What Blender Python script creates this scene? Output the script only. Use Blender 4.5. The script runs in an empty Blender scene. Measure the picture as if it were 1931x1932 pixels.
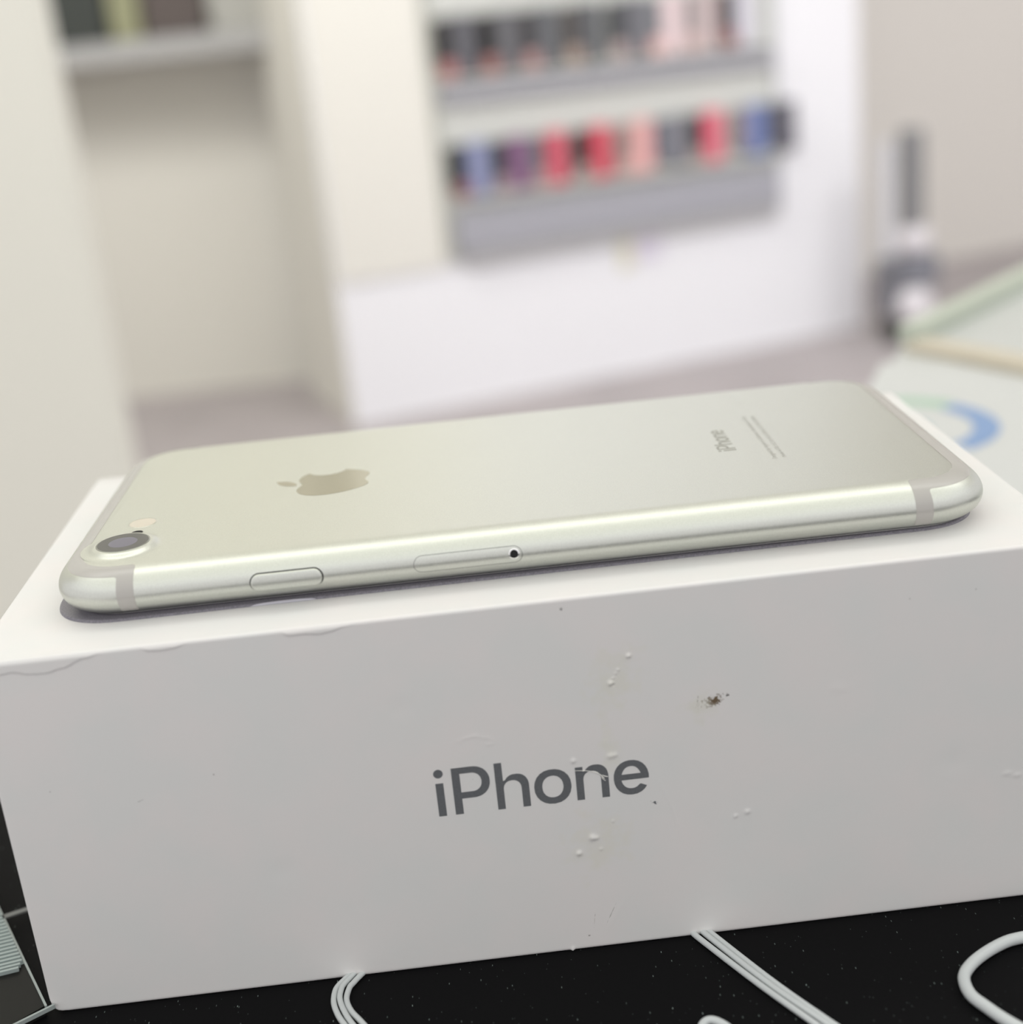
import bpy, bmesh, math, random, re
from mathutils import Vector, Matrix
random.seed(7)
D = bpy.data
COL = bpy.context.scene.collection
PI = math.pi
Z0 = 808.47           # millimetres from the floor to the underside of the phone

# ------------------------------------------------------------------ materials
def srgb(r, g, b):
    f = lambda c: (c/255/12.92) if c/255 <= .04045 else ((c/255+.055)/1.055)**2.4
    return (f(r), f(g), f(b), 1)

def mat(name, col, rough=.5, metal=0., spec=.5, coat=0., trans=0., ior=1.45):
    m = D.materials.new(name); m.use_nodes = True
    b = m.node_tree.nodes['Principled BSDF']
    b.inputs['Base Color'].default_value = col
    b.inputs['Roughness'].default_value = rough
    b.inputs['Metallic'].default_value = metal
    b.inputs['Specular IOR Level'].default_value = spec
    b.inputs['Coat Weight'].default_value = coat
    b.inputs['Transmission Weight'].default_value = trans
    b.inputs['IOR'].default_value = ior
    return m

def nd(m, typ, **kw):
    n = m.node_tree.nodes.new(typ)
    for k, v in kw.items(): setattr(n, k, v)
    return n
def lk(m, a, b): m.node_tree.links.new(a, b)

def noise_bump(m, scale, strength, dist, detail=3, rough_var=0., col_var=0., col2=None):
    b = m.node_tree.nodes['Principled BSDF']
    tc = nd(m, 'ShaderNodeTexCoord'); no = nd(m, 'ShaderNodeTexNoise')
    no.inputs['Scale'].default_value = scale; no.inputs['Detail'].default_value = detail
    lk(m, tc.outputs['Object'], no.inputs['Vector'])
    if strength:
        bp = nd(m, 'ShaderNodeBump'); bp.inputs['Strength'].default_value = strength; bp.inputs['Distance'].default_value = dist
        lk(m, no.outputs['Fac'], bp.inputs['Height']); lk(m, bp.outputs['Normal'], b.inputs['Normal'])
    if rough_var:
        mr = nd(m, 'ShaderNodeMapRange')
        r = b.inputs['Roughness'].default_value
        mr.inputs['From Min'].default_value = .3; mr.inputs['From Max'].default_value = .7
        mr.inputs['To Min'].default_value = r-rough_var; mr.inputs['To Max'].default_value = r+rough_var
        lk(m, no.outputs['Fac'], mr.inputs['Value']); lk(m, mr.outputs['Result'], b.inputs['Roughness'])
    if col_var:
        c = b.inputs['Base Color'].default_value
        mx = nd(m, 'ShaderNodeMix', data_type='RGBA')
        mx.inputs[6].default_value = tuple(x*(1-col_var) for x in c[:3])+(1,)
        mx.inputs[7].default_value = tuple(min(1, x*(1+col_var)) for x in c[:3])+(1,)
        mr = nd(m, 'ShaderNodeMapRange'); mr.inputs['From Min'].default_value = .35; mr.inputs['From Max'].default_value = .65
        lk(m, no.outputs['Fac'], mr.inputs['Value']); lk(m, mr.outputs['Result'], mx.inputs[0])
        lk(m, mx.outputs[2], b.inputs['Base Color'])
    return m

M = {}
M['alu'] = noise_bump(mat('bead blasted aluminium', (.645, .66, .61, 1), .38, 1.), 7500, .07, .00002, 2, .06, .06)
M['band'] = mat('antenna plastic', srgb(180, 177, 172), .24, 0, .7)
M['mirror'] = mat('polished logo', (.36, .345, .27, 1), .12, 1.)
M['groove'] = mat('groove shadow gap', (.02, .02, .022, 1), .6)
M['chamfer'] = mat('bright chamfer', (.95, .95, .93, 1), .18, 1.)
M['whiteglass'] = mat('white front glass', (.92, .92, .90, 1), .06, 0, .5)
M['blackhole'] = mat('black recess', (.004, .004, .004, 1), .7)
M['lensglass'] = mat('camera cover glass', (.06, .058, .052, 1), .05, 0, .5)
M['lensreflect'] = mat('painted lens reflection', (.13, .12, .165, 1), .08, 0, .5)  # violet-grey reflection in the lens put into the base colour
M['lensrim'] = mat('camera rim', (.30, .31, .29, 1), .25, 1.)
M['lensrim2'] = mat('flash rim', (.62, .62, .57, 1), .25, 1.)
M['flash'] = mat('flash diffuser', (.66, .60, .50, 1), .3, 0, .3)
M['etch'] = mat('laser etched grey', (.36, .36, .32, 1), .5, .6)
M['etch2'] = mat('fine laser etched grey', (.50, .50, .46, 1), .5, .6)
M['print_dark'] = noise_bump(mat('printed raised phone side', (.20, .19, .22, 1), .34, 0, .5), 5000, .12, .00002, 2, 0, .25)
M['print_light'] = mat('printed button', (.55, .54, .60, 1), .35)
M['ink'] = noise_bump(mat('grey lettering ink', (.155, .163, .172, 1), .40, .1), 3000, 0, 0, 2, .05, .06)
M['scuff'] = mat('torn paper fibre', (.74, .73, .69, 1), .8)
M['cable'] = mat('white rubber cable', (.58, .61, .61, 1), .38)
M['wall'] = noise_bump(mat('cream painted wall', (.75, .745, .67, 1), .8), 8, .1, .001, 4)
M['wall_beige'] = noise_bump(mat('beige painted wall', (.70, .67, .625, 1), .85), 6, .1, .001, 4)
M['wall_niche'] = noise_bump(mat('pale niche wall', (.75, .735, .675, 1), .85), 6, .1, .001, 4)
M['white_wall'] = noise_bump(mat('white painted column', (.84, .84, .87, 1), .7), 8, .1, .001, 4)
M['floor'] = noise_bump(mat('mauve grey floor', (.40, .365, .37, 1), .6), 5, .05, .001, 4, 0, .06)
M['shelf'] = mat('grey shelf board', (.42, .42, .42, 1), .5)
M['rack'] = mat('grey rack lip', (.37, .37, .41, 1), .45)
M['rack_back'] = mat('pale rack back panel', (.60, .61, .58, 1), .6)
M['desk'] = mat('white desk laminate', (.72, .71, .69, 1), .5)
M['counter'] = mat('white counter top', (.56, .575, .56, 1), .35)
M['cream_wood'] = noise_bump(mat('cream wooden rail', (.60, .545, .44, 1), .5), 40, .05, .001, 3, 0, .06)
M['green_edge'] = mat('pale green glass edge', (.52, .57, .48, 1), .3)
M['paper'] = mat('white paper', (.60, .61, .60, 1), .6)
M['tray'] = mat('smoked plastic', (.014, .014, .013, 1), .35, 0, .12)
M['tray_edge'] = mat('pale plastic rim', (.32, .36, .35, 1), .4)
M['tray_rib'] = mat('ribbed grey plastic', (.36, .42, .41, 1), .4)
M['tag'] = mat('pale lilac tag', (.72, .68, .78, 1), .6)
M['tag2'] = mat('pale yellow tag', (.74, .72, .58, 1), .6)
def col_mat(name, r, g, b, rough=.45):
    k = (r, g, b)
    if k not in M: M[k] = mat(name, srgb(r, g, b), rough)
    return M[k]

# box paper with its dirt marks (positions in metres in the box's own frame)
def paper_box():
    m = mat('white coated carton', (.80, .785, .755, 1), .42, 0, .4)
    b = m.node_tree.nodes['Principled BSDF']
    tc = nd(m, 'ShaderNodeTexCoord')
    n2 = nd(m, 'ShaderNodeTexNoise'); n2.inputs['Scale'].default_value = 9000; n2.inputs['Detail'].default_value = 3
    lk(m, tc.outputs['Object'], n2.inputs['Vector'])
    n3 = nd(m, 'ShaderNodeTexNoise'); n3.inputs['Scale'].default_value = 90; n3.inputs['Detail'].default_value = 4
    lk(m, tc.outputs['Object'], n3.inputs['Vector'])
    base = (.80, .785, .755, 1)
    last = None
    mx0 = nd(m, 'ShaderNodeMix', data_type='RGBA')
    mx0.inputs[6].default_value = (.78, .78, .765, 1); mx0.inputs[7].default_value = (.81, .785, .77, 1)
    mr = nd(m, 'ShaderNodeMapRange'); mr.inputs['From Min'].default_value = .35; mr.inputs['From Max'].default_value = .65
    lk(m, n3.outputs['Fac'], mr.inputs['Value']); lk(m, mr.outputs['Result'], mx0.inputs[0])
    last = mx0.outputs[2]
    sep = nd(m, 'ShaderNodeSeparateXYZ'); lk(m, tc.outputs['Object'], sep.inputs[0])
    def math_(op, a, bb=None, clamp=False):
        n = nd(m, 'ShaderNodeMath', operation=op, use_clamp=clamp)
        for i, v in enumerate((a, bb)):
            if v is None: continue
            if isinstance(v, (int, float)): n.inputs[i].default_value = v
            else: lk(m, v, n.inputs[i])
        return n.outputs[0]
    def spot(x, z, rx, rz, col, nscale, lo, hi, ang=0., amount=1.):
        nonlocal last
        mp = nd(m, 'ShaderNodeMapping', vector_type='TEXTURE')
        mp.inputs['Location'].default_value = (x*.001, -.0423, z*.001)
        mp.inputs['Rotation'].default_value = (0, -ang, 0)
        mp.inputs['Scale'].default_value = (rx*.001, .004, rz*.001)
        lk(m, tc.outputs['Object'], mp.inputs['Vector'])
        ln = nd(m, 'ShaderNodeVectorMath', operation='LENGTH'); lk(m, mp.outputs[0], ln.inputs[0])
        no = nd(m, 'ShaderNodeTexNoise'); no.inputs['Scale'].default_value = nscale; no.inputs['Detail'].default_value = 5
        lk(m, tc.outputs['Object'], no.inputs['Vector'])
        e = math_('SUBTRACT', 1.0, ln.outputs['Value'])
        e = math_('ADD', e, math_('MULTIPLY', math_('SUBTRACT', no.outputs['Fac'], .5), 3.2))
        r = nd(m, 'ShaderNodeMapRange', clamp=True)
        r.inputs['From Min'].default_value = lo; r.inputs['From Max'].default_value = hi
        r.inputs['To Max'].default_value = amount
        lk(m, e, r.inputs['Value'])
        lim = math_('LESS_THAN', ln.outputs['Value'], 1.7)
        f = math_('MULTIPLY', r.outputs['Result'], lim)
        mx = nd(m, 'ShaderNodeMix', data_type='RGBA'); mx.inputs[7].default_value = col
        lk(m, last, mx.inputs[6]); lk(m, f, mx.inputs[0]); last = mx.outputs[2]
    brown = (.16, .115, .07, 1); dark = (.06, .055, .05, 1)
    spot(24.5, 39.7, 2.2, 1.0, brown, 2300, .30, .75, .35)
    spot(24.9, 39.4, 1.2, .65, brown, 3500, .0, .6, .3)
    spot(22.45, 39.9, .09, .85, dark, 2500, .1, .5, -.15, .8)
    spot(26.75, 40.2, .32, .22, dark, 3500, .1, .5, .4, .85)
    spot(23.9, 38.7, .45, .08, dark, 3000, .1, .5, -.5, .6)
    spot(15.3, 24.05, .42, .36, (.10, .11, .12, 1), 3500, .2, .6, 0, .9)
    spot(14.7, 24.4, .16, .06, (.14, .14, .14, 1), 3500, .1, .5, 0, .7)
    spot(4.15, 56.5, .17, .26, dark, 2500, .1, .4, .2, .85)
    spot(7.5, 5.8, .07, 2.6, (.30, .30, .28, 1), 1500, .2, .7, -.45, .6)
    spot(4.9, 5.0, .06, 1.8, (.42, .38, .34, 1), 2500, .4, .8, -.15, .6)
    spot(3.9, 2.4, .2, .2, (.2, .19, .18, 1), 3000, .2, .6, 0, .7)
    spot(22.5, 39.0, 3.6, 1.6, (.35, .33, .26, 1), 4500, 1.1, 1.5, .3, .5)
    spot(-58.5, 34.2, .9, .09, (.4, .4, .39, 1), 2000, .2, .7, .3, .6)
    spot(10.5, 44.5, 4.2, 6.0, (.76, .75, .66, 1), 400, .0, .9, -.4, .55)
    spot(6.5, 18.5, 5.0, 5.5, (.77, .75, .66, 1), 400, .0, .9, 0, .5)
    spot(9.5, 33.5, 2.2, 3.5, (.77, .76, .67, 1), 400, .0, .9, 0, .5)
    spot(22.8, 38.8, 3.4, 2.4, (.75, .74, .65, 1), 500, .0, .9, .3, .5)
    # sparse tiny specks everywhere
    v = nd(m, 'ShaderNodeTexVoronoi'); v.inputs['Scale'].default_value = 230
    lk(m, tc.outputs['Object'], v.inputs['Vector'])
    w = nd(m, 'ShaderNodeTexWhiteNoise', noise_dimensions='3D'); lk(m, v.outputs['Position'], w.inputs['Vector'])
    s1 = math_('LESS_THAN', v.outputs['Distance'], .03)
    s2 = math_('GREATER_THAN', w.outputs['Value'], .8)
    f = math_('MULTIPLY', math_('MULTIPLY', s1, s2), .5)
    mx = nd(m, 'ShaderNodeMix', data_type='RGBA'); mx.inputs[7].default_value = (.22, .21, .20, 1)
    lk(m, last, mx.inputs[6]); lk(m, f, mx.inputs[0]); last = mx.outputs[2]
    lk(m, last, b.inputs['Base Color'])
    bp = nd(m, 'ShaderNodeBump'); bp.inputs['Strength'].default_value = .25; bp.inputs['Distance'].default_value = .00001
    lk(m, n2.outputs['Fac'], bp.inputs['Height'])
    bp2 = nd(m, 'ShaderNodeBump'); bp2.inputs['Strength'].default_value = .10; bp2.inputs['Distance'].default_value = .0002
    lk(m, n3.outputs['Fac'], bp2.inputs['Height']); lk(m, bp.outputs['Normal'], bp2.inputs['Normal'])
    lk(m, bp2.outputs['Normal'], b.inputs['Normal'])
    return m
M['carton'] = paper_box()

def mat_black():
    m = mat('black mat', (.012, .012, .013, 1), .55, 0, .06)
    b = m.node_tree.nodes['Principled BSDF']
    tc = nd(m, 'ShaderNodeTexCoord')
    last = None
    def mth(op, a, c):
        n = nd(m, 'ShaderNodeMath', operation=op, use_clamp=(op != 'SUBTRACT'))
        for i, v in enumerate((a, c)):
            if isinstance(v, (int, float)): n.inputs[i].default_value = v
            else: lk(m, v, n.inputs[i])
        return n.outputs[0]
    tot = None
    for sc, st, th, keep, amt in ((420, 3.2, .12, .70, .30), (900, 2., .14, .78, .16), (260, 4., .07, .72, .75)):
        mp = nd(m, 'ShaderNodeMapping'); mp.inputs['Scale'].default_value = (st, 1, 1); mp.inputs['Rotation'].default_value = (0, 0, .35)
        lk(m, tc.outputs['Object'], mp.inputs[0])
        v = nd(m, 'ShaderNodeTexVoronoi'); v.inputs['Scale'].default_value = sc; lk(m, mp.outputs[0], v.inputs['Vector'])
        w = nd(m, 'ShaderNodeTexWhiteNoise', noise_dimensions='3D'); lk(m, v.outputs['Position'], w.inputs['Vector'])
        mr = nd(m, 'ShaderNodeMapRange', clamp=True)
        mr.inputs['From Min'].default_value = th; mr.inputs['From Max'].default_value = th*.3
        lk(m, v.outputs['Distance'], mr.inputs['Value'])
        f = mth('MULTIPLY', mth('MULTIPLY', mr.outputs['Result'], mth('GREATER_THAN', w.outputs['Value'], keep)), amt)
        tot = f if tot is None else mth('ADD', tot, f)
    mx = nd(m, 'ShaderNodeMix', data_type='RGBA'); mx.inputs[6].default_value = (.0045, .0045, .005, 1); mx.inputs[7].default_value = (.45, .55, .52, 1)
    lk(m, tot, mx.inputs[0]); lk(m, mx.outputs[2], b.inputs['Base Color'])
    return m
M['mat'] = mat_black()

# ------------------------------------------------------------------ object helpers
def obj(name, verts, faces, m, parent=None, loc=None, smooth=False, sc=.001, autosmooth=None):
    me = D.meshes.new(name)
    me.from_pydata([tuple(c*sc for c in v) for v in verts], [], faces)
    me.validate(); me.update()
    if smooth:
        me.polygons.foreach_set('use_smooth', [True]*len(me.polygons))
    me.materials.append(m)
    o = D.objects.new(name, me); COL.objects.link(o)
    if parent: o.parent = parent
    if loc: o.location = loc
    return o
def thing(name, label, cat, loc=(0, 0, 0), rz=0, group=None):
    o = D.objects.new(name, None); COL.objects.link(o); o.empty_display_size = .01
    o.location = loc; o.rotation_euler = (0, 0, rz)
    return tag(o, label, cat, group)
def tag(o, label, cat, group=None):
    o['label'] = label; o['category'] = cat
    if group: o['group'] = group
    return o
def struct(o): o['kind'] = 'structure'; return o

def box_geo(x0, x1, y0, y1, z0, z1, bev=0):
    bm = bmesh.new(); bmesh.ops.create_cube(bm, size=1)
    for v in bm.verts:
        v.co = Vector(((x0+x1)/2+v.co.x*(x1-x0), (y0+y1)/2+v.co.y*(y1-y0), (z0+z1)/2+v.co.z*(z1-z0)))
    if bev: bmesh.ops.bevel(bm, geom=bm.edges[:], offset=bev, segments=3, affect='EDGES', profile=.5)
    bm.verts.index_update()
    r = ([tuple(v.co) for v in bm.verts], [[v.index for v in f.verts] for f in bm.faces]); bm.free()
    return r
def join(*gs):
    V, F = [], []
    for v, f in gs:
        n = len(V); V += list(v); F += [[i+n for i in q] for q in f]
    return V, F
def prism(poly, z0, z1):
    n = len(poly)
    V = [(x, y, z0) for x, y in poly]+[(x, y, z1) for x, y in poly]
    F = [list(range(n))[::-1], [n+i for i in range(n)]]+[[i, (i+1) % n, n+(i+1) % n, n+i] for i in range(n)]
    return V, F
def tube(pts, r, seg=14, sub=8):
    P = [Vector(p) for p in pts]
    Q = []
    for i in range(len(P)-1):
        a = P[max(i-1, 0)]; b = P[i]; c = P[i+1]; d = P[min(i+2, len(P)-1)]
        for k in range(sub):
            t = k/sub
            Q.append(.5*((2*b)+(c-a)*t+(2*a-5*b+4*c-d)*t*t+(3*b-a-3*c+d)*t**3))
    Q.append(P[-1])
    V, F = [], []
    for i, q in enumerate(Q):
        tn = (Q[min(i+1, len(Q)-1)]-Q[max(i-1, 0)]).normalized()
        s = tn.cross(Vector((0, 0, 1))).normalized(); u = s.cross(tn)
        for k in range(seg):
            a = 2*PI*k/seg
            V.append(tuple(q+r*(math.cos(a)*s+math.sin(a)*u)))
    for i in range(len(Q)-1):
        for k in range(seg):
            F.append([i*seg+k, i*seg+(k+1) % seg, (i+1)*seg+(k+1) % seg, (i+1)*seg+k])
    F.append(list(range(seg))); n = (len(Q)-1)*seg; F.append([n+k for k in range(seg)][::-1])
    return V, F
def lathe(prof, seg=64, cx=0, cy=0, cap=True):
    V, F = [], []
    for r, z in prof:
        for k in range(seg):
            a = 2*PI*k/seg; V.append((cx+r*math.cos(a), cy+r*math.sin(a), z))
    for i in range(len(prof)-1):
        for k in range(seg):
            F.append([i*seg+k, i*seg+(k+1) % seg, (i+1)*seg+(k+1) % seg, (i+1)*seg+k])
    if cap:
        n = (len(prof)-1)*seg; F.append([n+k for k in range(seg)])
    return V, F

def fill2d(loops, ext=0.):
    """loops of 2D points (holes by even-odd) -> verts, faces (z = +-ext)"""
    cu = D.curves.new('tmp', 'CURVE'); cu.dimensions = '2D'; cu.fill_mode = 'BOTH'; cu.extrude = ext
    for L in loops:
        s = cu.splines.new('POLY'); s.points.add(len(L)-1); s.use_cyclic_u = True
        for i, p in enumerate(L): s.points[i].co = (p[0], p[1], 0, 1)
    o = D.objects.new('tmp', cu); COL.objects.link(o)
    dg = bpy.context.evaluated_depsgraph_get()
    me = D.meshes.new_from_object(o.evaluated_get(dg))
    r = ([tuple(v.co) for v in me.vertices], [list(p.vertices) for p in me.polygons])
    D.objects.remove(o); D.curves.remove(cu); D.meshes.remove(me)
    return r
def text2d(body, size):
    cu = D.curves.new('tmp', 'FONT'); cu.body = body; cu.size = size; cu.align_x = 'CENTER'; cu.resolution_u = 3
    o = D.objects.new('tmp', cu); COL.objects.link(o)
    dg = bpy.context.evaluated_depsgraph_get()
    me = D.meshes.new_from_object(o.evaluated_get(dg))
    r = ([tuple(v.co) for v in me.vertices], [list(p.vertices) for p in me.polygons])
    D.objects.remove(o); D.curves.remove(cu); D.meshes.remove(me)
    return r

# ------------------------------------------------------------------ rounded slab surface: perimeter s, profile t
class Slab:
    def __init__(s, L, W, R, prof, n=2.35):
        s.L, s.W, s.R, s.prof, s.n = L, W, R, prof, n
        s.sx, s.sy = L/2-R, W/2-R
        s.C = PI/2*R*1.06
        s.P = 4*s.sx+4*s.sy+4*s.C
    def pt(self, s, t, h=0.):
        if h:
            e = .02
            a = Vector(self.pt(s+e, t))-Vector(self.pt(s-e, t)); b = Vector(self.pt(s, t+.4))-Vector(self.pt(s, t-.4))
            nrm = a.cross(b).normalized(); q = Vector(self.pt(s, t))+nrm*h
            return tuple(q)
        ins, z = self.prof(t)
        s = s % self.P
        r = max(self.R-ins, .3)
        for L_, kind, dat in ((self.sx, 'l', (0, -1, 1, 0)), (self.C, 'c', (1, -1, -90)), (2*self.sy, 'l', (1, -1, 0, 1)), (self.C, 'c', (1, 1, 0)),
                              (2*self.sx, 'l', (1, 1, -1, 0)), (self.C, 'c', (-1, 1, 90)), (2*self.sy, 'l', (-1, 1, 0, -1)), (self.C, 'c', (-1, -1, 180)), (self.sx, 'l', (-1, -1, 1, 0))):
            if s <= L_+1e-9:
                if kind == 'c':
                    a = math.radians(dat[2]+90*s/L_); c, q = math.cos(a), math.sin(a)
                    return (dat[0]*self.sx+r*math.copysign(abs(c)**(2/self.n), c), dat[1]*self.sy+r*math.copysign(abs(q)**(2/self.n), q), z)
                sxn, syn, dx, dy = dat
                if dx: return ((0 if sxn == 0 else sxn*self.sx)+dx*s, syn*(self.sy+r), z)
                return (sxn*(self.sx+r), syn*self.sy+dy*s, z)
            s -= L_
        return (0, -(self.sy+r), z)
    def samples(self, nc=48):
        out = []; a = 0
        for L_, k in ((self.sx, 14), (self.C, nc), (2*self.sy, 8), (self.C, nc), (2*self.sx, 28), (self.C, nc), (2*self.sy, 8), (self.C, nc), (self.sx, 14)):
            out += [a+L_*i/k for i in range(k)]; a += L_
        return out
    def shell(self, ts, cap_top=True, cap_bot=False):
        S = self.samples(); n = len(S)
        V = [self.pt(s, t) for t in ts for s in S]; F = []
        for i in range(len(ts)-1):
            for k in range(n):
                F.append([i*n+k, i*n+(k+1) % n, (i+1)*n+(k+1) % n, (i+1)*n+k])
        if cap_top: F.append([(len(ts)-1)*n+k for k in range(n)])
        if cap_bot: F.append(list(range(n))[::-1])
        return V, F
    def patch(self, loops, h, sstep=1., tstep=6.):
        V, F = fill2d(loops)
        bm = bmesh.new(); vs = [bm.verts.new(v) for v in V]
        for f in F:
            try: bm.faces.new([vs[i] for i in f])
            except ValueError: pass
        xs = [v[0] for v in V]; ys = [v[1] for v in V]
        s = min(xs)+sstep
        while s < max(xs):
            bmesh.ops.bisect_plane(bm, geom=bm.verts[:]+bm.edges[:]+bm.faces[:], plane_co=(s, 0, 0), plane_no=(1, 0, 0)); s += sstep
        t = min(ys)+tstep
        while t < max(ys):
            bmesh.ops.bisect_plane(bm, geom=bm.verts[:]+bm.edges[:]+bm.faces[:], plane_co=(0, t, 0), plane_no=(0, 1, 0)); t += tstep
        bm.normal_update()
        for f in bm.faces:
            if f.normal.z < 0: f.normal_flip()
        bm.verts.index_update()
        V = [self.pt(v.co.x, v.co.y, h) for v in bm.verts]; F = [[v.index for v in f.verts] for f in bm.faces]
        bm.free(); return V, F

A_E = 4.93
def prof_phone(t):
    r = math.radians(t); return A_E*(1-math.cos(r)), 3.55+3.55*math.sin(r)
SL = Slab(138.3, 67.1, 11.18, prof_phone)
z2t = lambda z: math.degrees(math.asin(max(-1, min(1, (z-3.55)/3.55))))

# ------------------------------------------------------------------ smartphone
PH = thing('smartphone', 'silver aluminium smartphone lying face down on the white carton', 'phone', (0, 0, Z0*.001))
ts = [-62+k*4 for k in range(38)]+[90]
v, f = SL.shell(ts)
obj('housing', v, f, M['alu'], PH, smooth=True)
gl = Slab(138.3, 67.1, 11.18, lambda t: (2.4+t*.9, .42-.42*math.sin(min(t, 1)*PI/2)))
v, f = gl.shell([1, .9, .75, .5, .25, 0], cap_top=False, cap_bot=True)
o = obj('front_glass', v, f, M['whiteglass'], PH, smooth=True); o['label'] = 'white front glass edge'
# antenna bands: a U from the near side round the short end to the far side
def arc(cx, cy, rx, ry, a0, a1, k=6):
    return [(cx+rx*math.cos(math.radians(a0+(a1-a0)*i/k)), cy+ry*math.sin(math.radians(a0+(a1-a0)*i/k))) for i in range(k+1)]
def band(sa, sb, end_c, lo_t, hi_t, bot):
    # sa: leg edge towards the phone middle, sb: leg edge towards the corner, mirrored about end_c
    d = 1 if sb > sa else -1
    half = [(sa, bot)]
    half += [(sa, hi_t-7)]+[(sa+d*.5*(1-math.cos(a)), hi_t-7+7*math.sin(a)) for a in (PI/8, PI/4, 3*PI/8, PI/2)]
    inner = [(sb, bot), (sb, lo_t-7)]+[(sb+d*.55*(1-math.cos(a)), lo_t-7+7*math.sin(a)) for a in (PI/8, PI/4, 3*PI/8, PI/2)]
    mir = lambda p: (2*end_c-p[0], p[1])
    loop = half+[mir(p) for p in half[::-1]]+[mir(p) for p in inner]+inner[::-1]
    return [loop]
endL = -(SL.sx+SL.C+SL.sy); endR = -endL
for lp in (band(-56.15, -58.42, endL, 50, 80, -43), band(56.42, 58.66, endR, 51, 83, -43)):
    v, f = SL.patch(lp, .018, .5, 4)
    o = obj('antenna_band', v, f, M['band'], PH, smooth=True); o['label'] = 'grey plastic antenna band'

def stadium(hl, hw, k=14):
    P = []
    for i in range(k+1):
        a = -PI/2+PI*i/k; P.append((hl-hw+hw*math.cos(a), hw*math.sin(a)))
    for i in range(k+1):
        a = PI/2+PI*i/k; P.append((-(hl-hw)+hw*math.cos(a), hw*math.sin(a)))
    return P
def side_map(x, z, h): return SL.pt(x, z2t(z), h)
def stad_rings(cx, cz, rings, hl, hw, mapf):
    V, F = [], []
    core = hl-hw
    for ins, h in rings:
        w = max(hw-ins, .001)
        for x, z in stadium(core+w, w): V.append(mapf(cx+x, cz+z, h))
    n = len(stadium(1, .5))
    for i in range(len(rings)-1):
        for k in range(n):
            F.append([i*n+k, i*n+(k+1) % n, (i+1)*n+(k+1) % n, (i+1)*n+k])
    return V, F
# power button
v, f = stad_rings(-34.4, 3.66, [(0, .03), (.0, .26), (.06, .38), (.14, .44), (.25, .46), (.5, .46), (.8, .46), (1.0, .46), (1.17, .46)], 5.12, 1.17, side_map)
o = obj('power_button', v, f, M['alu'], PH, smooth=True)
v, f = stad_rings(-34.4, 3.66, [(0, .014), (.24, .014)], 5.30, 1.36, side_map)
obj('gap', v, f, M['groove'], o)
# SIM tray with its eject hole
v, f = stad_rings(-8.37, 3.76, [(0, .012), (.055, .012)], 7.83, 1.24, side_map)
g = obj('gap', v, f, M['groove'])
v, f = stad_rings(-8.37, 3.76, [(0, .014), (.2, .02), (.5, .02), (.8, .02), (1.0, .02), (1.18, .02)], 7.76, 1.18, side_map)
sim = obj('sim_tray', v, f, M['alu'], PH, smooth=True); g.parent = sim
def ring_rings(cx, cz, rings, mapf, seg=32, cap=True):
    V, F = [], []
    for r, h in rings:
        for k in range(seg):
            a = 2*PI*k/seg; V.append(mapf(cx+r*math.cos(a), cz+r*math.sin(a), h))
    for i in range(len(rings)-1):
        for k in range(seg):
            F.append([i*seg+k, i*seg+(k+1) % seg, (i+1)*seg+(k+1) % seg, (i+1)*seg+k])
    if cap: F.append([(len(rings)-1)*seg+k for k in range(seg)])
    return V, F
v, f = ring_rings(-1.74, 3.88, [(.78, .022), (.70, .05), (.58, .03)], side_map, cap=False)
obj('hole_rim', v, f, M['chamfer'], sim, smooth=True)
v, f = ring_rings(-1.74, 3.88, [(.60, .032), (.3, .03)], side_map)
obj('eject_hole', v, f, M['blackhole'], sim)

# camera
CX, CY = -59.5, -21.55
v, f = lathe([(6.35, 7.10), (6.0, 7.112), (5.6, 7.16), (5.25, 7.26), (4.95, 7.41), (4.7, 7.58), (4.45, 7.70), (4.25, 7.755), (4.05, 7.77), (3.9, 7.76)], 96, CX, CY)
cam_b = obj('camera_bump', v, f, M['alu'], PH, smooth=True)
v, f = lathe([(4.02, 7.765), (3.98, 7.80), (3.82, 7.83), (3.75, 7.82)], 96, CX, CY)
obj('lens_rim', v, f, M['lensrim'], cam_b, smooth=True)
v, f = lathe([(3.8, 7.832), (3.0, 7.834), (2.25, 7.834)], 96, CX, CY)
obj('cover_glass', v, f, M['lensglass'], cam_b)
v, f = lathe([(2.15, 7.838), (1.2, 7.840)], 64, CX, CY)
o = obj('lens', v, f, M['lensreflect'], cam_b, smooth=True); o['label'] = 'lens disc painted violet-grey as its reflection'
# microphone hole and flash
FX = -58.7
v, f = lathe([(1.0, 7.104), (.95, 7.13), (.86, 7.13)], 40, FX, -15.6)
mi = obj('microphone', v, f, M['lensrim'], PH, smooth=True)
v, f = lathe([(.87, 7.131), (.3, 7.131)], 32, FX, -15.6)
obj('microphone_hole', v, f, M['blackhole'], mi)
v, f = lathe([(2.28, 7.102), (2.24, 7.13), (2.12, 7.135), (1.98, 7.11)], 64, FX, -11.1)
fl = obj('flash', v, f, M['lensrim2'], PH, smooth=True)
v, f = lathe([(2.02, 7.112), (1.6, 7.15), (.9, 7.19), (.2, 7.2)], 64, FX, -11.1)
obj('flash_lens', v, f, M['flash'], fl, smooth=True)

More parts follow.
